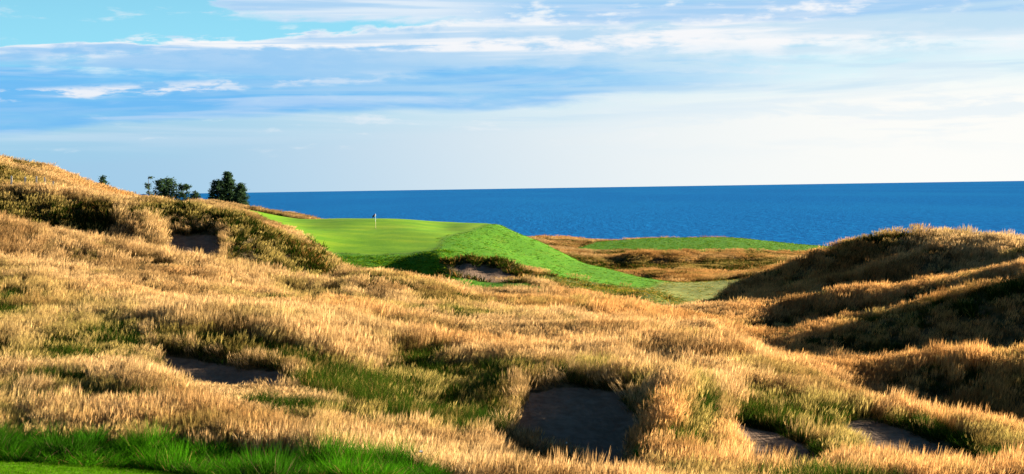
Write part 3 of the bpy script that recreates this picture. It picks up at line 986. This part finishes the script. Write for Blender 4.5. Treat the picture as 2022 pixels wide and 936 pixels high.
# ragged stems leaning over the bunker edges
rim = np.clip(cc(blur(np.maximum.reduce([SAND['main'], SAND['scrape'] * 0.5, SAND['dune']]), 7)) * 2.2, 0, 1) * (csand < 0.45)
i, j, fu, fv = pick(rim * inview * (cY < 125), 16)
p = place(i, j, fu, fv)
n = len(p)
lw = np.clip(lowfront[i, j], 0, 1)
hh = rng.uniform(0.45, 1.0, n) * (1 - 0.5 * lw)
tint = np.array([1.0, 0.98, 0.9]) * np.clip(rng.normal(0.85, 0.25, n), 0.35, 1.4)[:, None]
rot = np.stack([rng.normal(0, 0.28, n), rng.normal(0, 0.28, n), rng.uniform(0, 6.28, n)], 1)
s_ = rng.uniform(0.5, 0.9, n)
scatter('rim_grass', FESCUE, p, rot, np.stack([s_, s_, hh], 1), rng.integers(0, 5, n), tint, 'straggling dry stems leaning over the edges of the sand')
# greener rough in hollows and on the bunker faces
gd = np.clip(greenish, 0, 1) * np.clip(1 - csand * 1.7 - cmown * 1.1 - lush_m, 0, 1)
i, j, fu, fv = pick(dens * gd, dens_near * 1.25)
p = place(i, j, fu, fv)
n = len(p)
Yp = p[:, 1]
isfar = Yp > 95 + rng.normal(0, 10, n)
idx = np.where(isfar, 3 + rng.integers(0, 2, n), rng.integers(0, 3, n))
sxy = np.where(isfar, 0.8 + Yp / 260, 1.0) * rng.uniform(0.8, 1.4, n)
hh = rng.uniform(0.7, 1.6, n) * (0.9 + 0.5 * fbm(p[:, 0] / 3, p[:, 1] / 3, 110, 2))
hh = hh * (1 + 0.55 * sstep(g_base[i, j], 0.85, 1.05))
hv = sstep(fbm(p[:, 0] / 5, p[:, 1] / 5, 130, 3) + rng.normal(0, 0.1, n), -0.3, 0.4)[:, None]
tint = np.array([0.60, 0.80, 0.5]) * (1 - hv) + np.array([1.35, 1.2, 0.8]) * hv
fk = sstep(Yp, 80, 115)[:, None]
tint = tint * (1 - fk) + tint * np.array([0.80, 0.62, 0.62]) * fk
tint *= rng.uniform(0.6, 1.2, n)[:, None]
rot = np.stack([rng.normal(0, 0.2, n), rng.normal(0, 0.2, n), rng.uniform(0, 6.28, n)], 1)
scatter('green_rough', ROUGH, p, rot, np.stack([sxy, sxy, hh], 1), idx, tint, 'dark green tussocky rough in the hollows and on bunker faces')
# lush uncut green fringe along the mown strip
i, j, fu, fv = pick(lush_m * inview * clumpy, 17)
p = place(i, j, fu, fv)
n = len(p)
hh = np.clip(0.42 + 1.25 * fbm(p[:, 0] / 1.1, p[:, 1] / 1.1, 140, 2), 0.3, 1.2) * rng.uniform(0.8, 1.15, n)
dk = sstep(fbm(p[:, 0] / 0.9, p[:, 1] / 0.9, 145, 2), -0.2, 0.3)[:, None]
tint = (np.array([0.55, 0.50, 0.8]) * (1 - dk) + np.array([1.25, 1.15, 0.9]) * dk) * rng.uniform(0.7, 1.25, n)[:, None]
rot = np.stack([rng.normal(0, 0.12, n), rng.normal(0.15, 0.15, n), rng.uniform(0, 6.28, n)], 1)
hh = hh * (1 + 0.35 * sstep(p[:, 0], -9, -6))
s_ = rng.uniform(0.8, 1.2, n)
scatter('lush_green_grass', LUSH, p, rot, np.stack([s_, s_, hh], 1), rng.integers(0, 4, n), tint, 'lush uncut green grass fringing the mown strip bottom left')
# the cut turf in the corner
i, j, fu, fv = pick(cc(strip) * inview * (cY > 34), 90)
p = place(i, j, fu, fv)
n = len(p)
s_ = rng.uniform(0.8, 1.3, n)
rot = np.stack([rng.normal(0, 0.1, n), rng.normal(0, 0.1, n), rng.uniform(0, 6.28, n)], 1)
scatter('mown_turf', TURF, p, rot, np.stack([s_, s_, s_], 1), rng.integers(0, 3, n), np.ones((n, 3)) * rng.uniform(0.75, 1.2, n)[:, None], 'short cut blades of bright green turf bottom left')

# rough-cut tufts on the bank round the green and the far fairway
i, j, fu, fv = pick(cc(collar * (0.12 + 0.88 * (GY < 168) * (PX2 < 900)) + ffair * 0.25 + olive * 0.6 + pale * 0.12) * inview * (cY > 100) * vis, 7.0)
p = place(i, j, fu, fv)
n = len(p)
s_ = rng.uniform(0.45, 0.9, n)
ol = np.clip(cc(olive + pale)[i, j], 0, 1)[:, None]
tint = np.array([1.4, 2.6, 0.3]) * (1 - ol) + np.array([3.3, 2.6, 1.3]) * ol
tint = tint * rng.uniform(0.85, 1.15, n)[:, None]
rot = np.stack([rng.normal(0, 0.2, n), rng.normal(0, 0.2, n), rng.uniform(0, 6.28, n)], 1)
scatter('bank_grass', ROUGH, p, rot, np.stack([s_, s_, rng.uniform(0.12, 0.26, n)], 1), 3 + rng.integers(0, 2, n), tint, 'short shaggy green grass on the bank round the putting surface')

# ------------------------------------------------------------------ single clumps of grass


def hit(px, py):
    """where the sight line at a bearing and height meets the land"""
    d = FW + RV * ((px - CX) / F) + UV * ((CY - py) / F)
    d = d / d[1]
    Y = 34.0
    while Y < 360:
        if EYE + d[2] * Y <= ground_z(d[0] * Y, Y):
            break
        Y *= 1.002
    return Vector((d[0] * Y, Y, ground_z(d[0] * Y, Y)))


def clump_mat(name, transl=0.42):
    m_, t, out = new_mat(name)
    c = t.node('ShaderNodeAttribute', attribute_name='blade_colour').outputs['Color']
    d = t.node('ShaderNodeBsdfDiffuse')
    tr = t.node('ShaderNodeBsdfTranslucent')
    t.put(d.inputs[0], c)
    t.put(tr.inputs[0], c)
    mx = t.node('ShaderNodeMixShader')
    mx.inputs[0].default_value = transl
    t.l.new(d.outputs[0], mx.inputs[1])
    t.l.new(tr.outputs[0], mx.inputs[2])
    t.l.new(mx.outputs[0], out.inputs[0])
    return m_


CLUMP = clump_mat('clump_blade')


def grass_clump(px, py, R, h, lo, hi, label, nb=320, seed=1, arch=0.6, w=0.02):
    t = Tuft(seed)
    r = t.r
    o_ = hit(px, py)
    for _ in range(nb):
        rr, th = R * math.sqrt(r.random()), r.uniform(0, 6.283)
        bx, by = rr * math.cos(th), rr * math.sin(th) * 0.8
        bz = ground_z(o_.x + bx, o_.y + by) - o_.z
        k = r.uniform(0.6, 1.35)
        t.blade(np.array([bx, by, bz - 0.04]), th + r.normal(0, 0.6), h * r.uniform(0.5, 1.0) * (1.1 - 0.45 * rr / R), r.uniform(0.05, 0.4), r.uniform(0.1, 0.9) * arch, w, np.array(lo) * k, np.array(hi) * k)
    o = t.obj('grass_clump', CLUMP)
    o.name = 'grass_clump'
    COL.objects.link(o)
    o.location = o_
    return tag(o, label, 'grass clump', 'single clumps of green grass')


DG = ((0.004, 0.014, 0.002), (0.016, 0.056, 0.006))
BG = ((0.006, 0.025, 0.002), (0.030, 0.130, 0.004))
OG = ((0.028, 0.027, 0.004), (0.150, 0.118, 0.020))
grass_clump(722, 742, 0.36, 0.75, *DG, 'solitary dark green grass clump on the straw slope left of the green hollow', seed=301)
grass_clump(1280, 905, 0.42, 0.75, *BG, 'bright green leafy clump at the right foot of the big shaded bunker', seed=302)
grass_clump(150, 528, 0.95, 0.75, *DG, 'dark green grass clump in straw below the two blow-outs of the left dune', seed=303, w=0.03)
grass_clump(8, 600, 0.5, 1.0, *DG, 'green grass clump at the left edge halfway up the straw slope', seed=304, w=0.03)
grass_clump(180, 892, 0.22, 1.15, *BG, 'tallest bright green clump, rising like a plume from the fringe bottom left', seed=305)
grass_clump(292, 905, 0.42, 0.85, *BG, 'broad bright green clump in the lush fringe right of the plume', seed=306)
grass_clump(968, 822, 0.26, 0.85, *OG, 'golden olive upright clump on the left rim of the big shaded bunker', seed=307)
grass_clump(860, 775, 0.75, 0.55, *DG, 'wide dark green tussock in the hollow left of the big bunker', seed=308, arch=1.1)
grass_clump(615, 600, 1.3, 0.7, *DG, 'dark clump in the dip in front of the straw ridge below the green', seed=309, w=0.04)
grass_clump(1395, 800, 0.35, 0.8, *DG, 'dark green clump on the spur right of the big bunker', seed=310)
grass_clump(815, 915, 0.5, 0.62, *BG, 'right end clump of the green fringe at the bottom edge', seed=311)
grass_clump(1195, 690, 0.45, 0.6, *DG, 'small dark green clump on the straw slope above the big bunker', seed=312)

# ------------------------------------------------------------------ trees
BARK = plain_mat('bark', (0.075, 0.055, 0.042), 0.9, 0.4, 3.0)


def needle_mat(name, lo, hi):
    m_, t, out = new_mat(name)
    geo = t.node('ShaderNodeNewGeometry')
    n = t.noise(t.mapping(geo.outputs['Position'], (1.3, 1.3, 1.3)), 1, 4, 0.6)
    c = t.mix(t.ss(n, 0.3, 0.7), lo, hi)
    d = t.node('ShaderNodeBsdfDiffuse')
    tr = t.node('ShaderNodeBsdfTranslucent')
    t.put(d.inputs[0], c)
    t.put(tr.inputs[0], c)
    mx = t.node('ShaderNodeMixShader')
    mx.inputs[0].default_value = 0.35
    t.l.new(d.outputs[0], mx.inputs[1])
    t.l.new(tr.outputs[0], mx.inputs[2])
    t.l.new(mx.outputs[0], out.inputs[0])
    return m_


NEEDLE = needle_mat('needles', (0.010, 0.024, 0.013), (0.050, 0.090, 0.034))


def tube(V, Fc, pts, rads, n=6):
    i0 = len(V)
    for k, (p, r) in enumerate(zip(pts, rads)):
        q = pts[min(k + 1, len(pts) - 1)] - pts[max(k - 1, 0)]
        q = q / (np.linalg.norm(q) + 1e-9)
        a = np.cross(q, [0.3, 0.9, 0.2]); a /= np.linalg.norm(a)
        b = np.cross(q, a)
        for m_ in range(n):
            th = 2 * math.pi * m_ / n
            V.append(p + (a * math.cos(th) + b * math.sin(th)) * r)
    for k in range(len(pts) - 1):
        for m_ in range(n):
            Fc.append((i0 + k * n + m_, i0 + k * n + (m_ + 1) % n, i0 + (k + 1) * n + (m_ + 1) % n, i0 + (k + 1) * n + m_))
    Fc.append(tuple(i0 + (len(pts) - 1) * n + m_ for m_ in range(n)))


def tree(name, px, Y, top_py, half_w_px, profile, label, seed, nl=52, clumps=6, leaf=0.26, gap=0.0, trunks=1, lift=0.15):
    r = np.random.default_rng(seed)
    base = at(px, Y)
    d = FW + RV * ((px - CX) / F) + UV * ((CY - top_py) / F)
    H = EYE + d[2] / d[1] * Y - base.z + 0.0
    Rm = half_w_px * Y / F
    root = empty(name, base)
    tag(root, label, 'tree', 'conifers on the left skyline')
    V, Fc = [], []
    lean = r.normal(0, 0.02, 2)
    tp = [np.array([lean[0] * H * f + 0.05 * math.sin(5 * f + seed), lean[1] * H * f, -0.25 + (H * 0.97 + 0.25) * f]) for f in np.linspace(0, 1, 9)]
    r0 = 0.03 * H * 0.6 + 0.03
    tube(V, Fc, tp, [r0 * (1 - 0.88 * f) for f in np.linspace(0, 1, 9)], 8)
    LV, LF, CV, CF = V, Fc, [], []
    for k in range(nl):
        f = 0.06 + 0.92 * (k + r.uniform(-0.4, 0.4)) / nl
        f = min(max(f, 0.05), 0.985)
        if gap and 0.5 + 0.5 * math.sin(f * 34 + seed) < gap:
            continue
        L = Rm * profile(f) * r.uniform(0.6, 1.15)
        az = k * 2.4 + r.normal(0, 0.35)
        o_ = np.array([np.interp(f, np.linspace(0, 1, 9), [q[m_] for q in tp]) for m_ in range(3)])
        dirn = np.array([math.cos(az), math.sin(az), 0])
        pts = [o_ + dirn * L * g + np.array([0, 0, L * (lift * g + (0.25 * g * g if lift > 0 else 0.1 * g * g))]) for g in (0, 0.35, 0.7, 1.0)]
        tube(LV, LF, pts, [r0 * 0.34 * (1 - f * 0.6), r0 * 0.24 * (1 - f * 0.6), r0 * 0.15, 0.012], 4)
        nc = max(2, int(round(clumps * (0.4 + 0.6 * L / max(Rm, 0.1)))))
        for c in range(nc):
            g = 0.12 + 0.92 * math.sqrt(r.random())
            q = pts[0] + (pts[3] - pts[0]) * g + r.normal(0, 0.10 * leaf / 0.26, 3)
            for _ in range(13):
                e1 = r.normal(0, 1, 3); e1[2] *= 0.5; e1 /= np.linalg.norm(e1)
                e2 = r.normal(0, 1, 3); e2 -= e1 * (e1 @ e2); e2 /= np.linalg.norm(e2)
                s_ = leaf * r.uniform(0.6, 1.3)
                cpos = q + r.normal(0, leaf * 0.75, 3) * np.array([1, 1, 0.55])
                i0 = len(CV)
                CV += [cpos - e1 * s_ * 0.5, cpos + e2 * s_ * 0.24, cpos + e1 * s_ * 0.5, cpos - e2 * s_ * 0.24]
                CF.append((i0, i0 + 1, i0 + 2, i0 + 3))
    mesh_obj('trunk', LV, LF, BARK, root, True)
    mesh_obj('crown', CV, CF, NEEDLE, root)
    return root


cone = lambda f: min(1.0, 1.35 * (1.0 - f) ** 0.8) + 0.05
dome = lambda f: min(1.0, math.sqrt(max(0.0, 1 - max(0.0, (f - 0.35) / 0.66) ** 2))) + 0.06
tall = lambda f: min(1.0, (1.02 - f) * 1.45) + 0.16
tree('conifer', 207, 255, 344, 15, cone, 'lone small conifer whose top shows above the left hillside crest', 401, 50, 9, 0.34)
tree('pine_tree', 296, 292, 344, 21, lambda f: 1.0 - 0.7 * f, 'scraggly open pine, leftmost of the loose skyline group', 402, 30, 9, 0.34, 0.40)
tree('pine_tree', 317, 296, 351, 14, dome, 'bushy pine just right of the scraggly pine on the skyline', 403, 48, 9, 0.36)
tree('pine_tree', 335, 299, 349, 17, dome, 'middle and densest pine of the loose skyline group', 404, 60, 10, 0.36)
tree('pine_tree', 362, 298, 360, 20, dome, 'rounded pine on the right of the loose skyline group', 405, 54, 10, 0.36, 0.12)
tree('pine_tree', 385, 300, 375, 12, dome, 'low bushy pine, smallest and rightmost of the loose skyline group', 406, 36, 9, 0.34)
tree('conifer', 431, 292, 354, 17, dome, 'rounded dark conifer on the left flank of the tall one by the lake', 407, 74, 11, 0.36)
tree('conifer', 455, 294, 336, 20, tall, 'tallest dark conifer, blunt topped, in the middle of the trio by the lake', 408, 110, 12, 0.36)
tree('conifer', 478, 291, 360, 20, cone, 'sloping dark conifer on the right flank of the tall one by the lake', 409, 80, 11, 0.36)

# ------------------------------------------------------------------ flagstick
WHITE = plain_mat('white_paint', (0.80, 0.80, 0.78), 0.4, 0.04)
YELLOW = plain_mat('weathered_yellow', (0.55, 0.42, 0.18), 0.5, 0.1)
CLOTH_W = plain_mat('white_cloth', (0.82, 0.78, 0.74), 0.8, 0.05, 12)
CLOTH_R = plain_mat('red_cloth', (0.45, 0.06, 0.03), 0.8, 0.08, 12)
CLOTH_D = plain_mat('dark_cloth', (0.012, 0.012, 0.02), 0.8, 0.2, 12)  # near-black outer part of the flag
DARK = plain_mat('cup_liner', (0.02, 0.02, 0.02), 0.8, 0.1)


def flagstick():
    b = at(742, 204)
    root = empty('flagstick', b)
    tag(root, 'white flagstick with small drooping white and dark flag standing in the hole', 'flagstick')
    for nm, z0, z1, r0, r1, m_ in (('lower_pole', -0.1, 1.0, 0.024, 0.023, YELLOW), ('upper_pole', 1.0, 2.16, 0.022, 0.018, WHITE)):
        V, Fc = [], []
        tube(V, Fc, [np.array([0.0, 0, z]) for z in (z0, (z0 + z1) / 2, z1 - 0.02, z1)], [r0, (r0 + r1) / 2, r1, r1 * 0.5], 10)
        mesh_obj(nm, V, Fc, m_, root, True)
    V, Fc = [], []
    tube(V, Fc, [np.array([0., 0, 0.012]), np.array([0., 0, 0.02]), np.array([0, 0, 0.03])], [0.11, 0.11, 0.06], 16)
    mesh_obj('cup', V, Fc, DARK, root)

    def cloth(u0, u1, name, mats, parent, pick_m):
        V, Fc, fmx = [], [], []
        nu, nv = 10, 10
        for side in (0, 1):
            for a in range(nu + 1):
                for c in range(nv + 1):
                    u, v = u0 + (u1 - u0) * a / nu, c / nv
                    x = -0.03 - 0.42 * u
                    y = 0.06 * math.sin(u * 11 + v * 2) * (0.3 + u) + (0.006 if side else -0.006)
                    z = 2.13 - 0.40 * v * (1 - 0.25 * u) - 0.34 * u ** 1.3 - 0.02 * math.sin(9 * u)
                    V.append((x, y, z))
        off = (nu + 1) * (nv + 1)
        for a in range(nu):
            for c in range(nv):
                q = a * (nv + 1) + c
                fc = (q, q + 1, q + nv + 2, q + nv + 1)
                Fc += [fc, tuple(off + k for k in reversed(fc))]
                fmx += [pick_m(c / nv)] * 2
        return mesh_obj(name, V, Fc, mats, parent, True, fmat=fmx)
    fl = cloth(0, 0.40, 'flag', [CLOTH_W, CLOTH_R], root, lambda v: 1 if v < 0.6 else 0)
    cloth(0.40, 1.0, 'flag_tip', [CLOTH_D], fl, lambda v: 0)


flagstick()

# ------------------------------------------------------------------ fence posts
POST = plain_mat('weathered_post', (0.62, 0.53, 0.42), 0.85, 0.25, 9)


def post_mesh(h, w):
    V, Fc = [], []
    for z, k in ((-0.4, 1.0), (h * 0.5, 1.02), (h - 0.06, 0.98), (h, 0.62)):
        for sx, sy in ((-1, -1), (1, -1), (1, 1), (-1, 1)):
            V.append((sx * w * k / 2, sy * w * k / 2, z))
    for k in range(3):
        for m_ in range(4):
            Fc.append((k * 4 + m_, k * 4 + (m_ + 1) % 4, k * 4 + 4 + (m_ + 1) % 4, k * 4 + 4 + m_))
    Fc.append((12, 13, 14, 15))
    return V, Fc


for px, Y, h, tilt, lab in [(25, 123.0, 1.27, 0.02, 'leftmost of the short pale fence posts below the left hillside'),
                            (53, 123.4, 1.36, -0.02, 'second pale fence post from the left edge below the hillside'),
                            (74, 123.8, 1.52, 0.03, 'third and middle pale fence post below the left hillside'),
                            (92, 124.2, 1.55, -0.03, 'fourth pale fence post from the left edge below the hillside'),
                            (105, 124.6, 1.36, 0.10, 'lowest fence post, leaning, rightmost of the row on the left')]:
    V, Fc = post_mesh(h, 0.14)
    o = mesh_obj('fence_post', V, Fc, POST)
    o.location = at(px, Y)
    o.rotation_euler = (0, tilt, 0.3)
    tag(o, lab, 'fence post', 'row of fence posts on the left hillside')

# ------------------------------------------------------------------ golf ball, dragonfly


def sphere(r, nu=16, nv=10, sx=1, sy=1, sz=1, dimple=0.0):
    V, Fc = [(0, 0, r * sz)], []
    for a in range(1, nv):
        for b in range(nu):
            th, ph = math.pi * a / nv, 2 * math.pi * b / nu
            k = r * (1 - dimple * ((a + b) % 2))
            V.append((k * sx * math.sin(th) * math.cos(ph), k * sy * math.sin(th) * math.sin(ph), k * sz * math.cos(th)))
    V.append((0, 0, -r * sz))
    L = len(V) - 1
    for b in range(nu):
        Fc.append((0, 1 + b, 1 + (b + 1) % nu))
        Fc.append((L, L - nu + (b + 1) % nu, L - nu + b))
    for a in range(nv - 2):
        for b in range(nu):
            q = 1 + a * nu
            Fc.append((q + b, q + nu + b, q + nu + (b + 1) % nu, q + (b + 1) % nu))
    return V, Fc


V, Fc = sphere(0.03, 20, 14, dimple=0.03)
o = mesh_obj('golf_ball', V, Fc, WHITE, smooth=True)
o.location = hit(1119, 877) + Vector((0, 0, 0.026))
tag(o, 'small white golf ball lying on the dark sand of the big bunker', 'golf ball')

BODY = plain_mat('insect_body', (0.015, 0.011, 0.01), 0.4, 0.3, 40)
WING = plain_mat('insect_wing', (0.75, 0.75, 0.72), 0.3, 0.1, 60)
YD = 17.0
dd = FW + RV * ((831 - CX) / F) + UV * ((CY - 893) / F)
dd = dd / dd[1]
fly = empty('dragonfly', (dd[0] * YD, YD, EYE + dd[2] * YD))
tag(fly, 'slim dark dragonfly hovering over the straw near the bottom centre', 'dragonfly')
V, Fc = [], []
tube(V, Fc, [np.array([x, 0, 0]) for x in (-0.07, -0.066, -0.045, -0.012, 0.0, 0.012, 0.02)], [0.001, 0.0028, 0.0024, 0.0026, 0.006, 0.0068, 0.003], 8)
mesh_obj('body', V, Fc, BODY, fly, True)
V, Fc = sphere(0.006, 12, 8, 0.9, 1.2, 1)
o = mesh_obj('head', V, Fc, BODY, fly, True)
o.location = (0.023, 0, 0)
for sx, sy in ((0.006, 1), (0.006, -1), (-0.006, 1), (-0.006, -1)):
    V, Fc = [], []
    for k in range(7):
        f = k / 6
        w_ = 0.006 * math.sin(math.pi * (0.12 + 0.84 * f)) + 0.0008
        for zz in (0.0002, -0.0002):
            V += [(sx + f * 0.006 * (1 if sx > 0 else -1) - w_, sy * (0.004 + 0.044 * f), 0.003 + 0.012 * f + zz), (sx + f * 0.006 * (1 if sx > 0 else -1) + w_, sy * (0.004 + 0.044 * f), 0.003 + 0.012 * f + zz)]
    for k in range(6):
        a = 4 * k
        Fc += [(a, a + 1, a + 5, a + 4), (a + 2, a + 6, a + 7, a + 3), (a, a + 4, a + 6, a + 2), (a + 1, a + 3, a + 7, a + 5)]
    mesh_obj('wing', V, Fc, WING, fly)
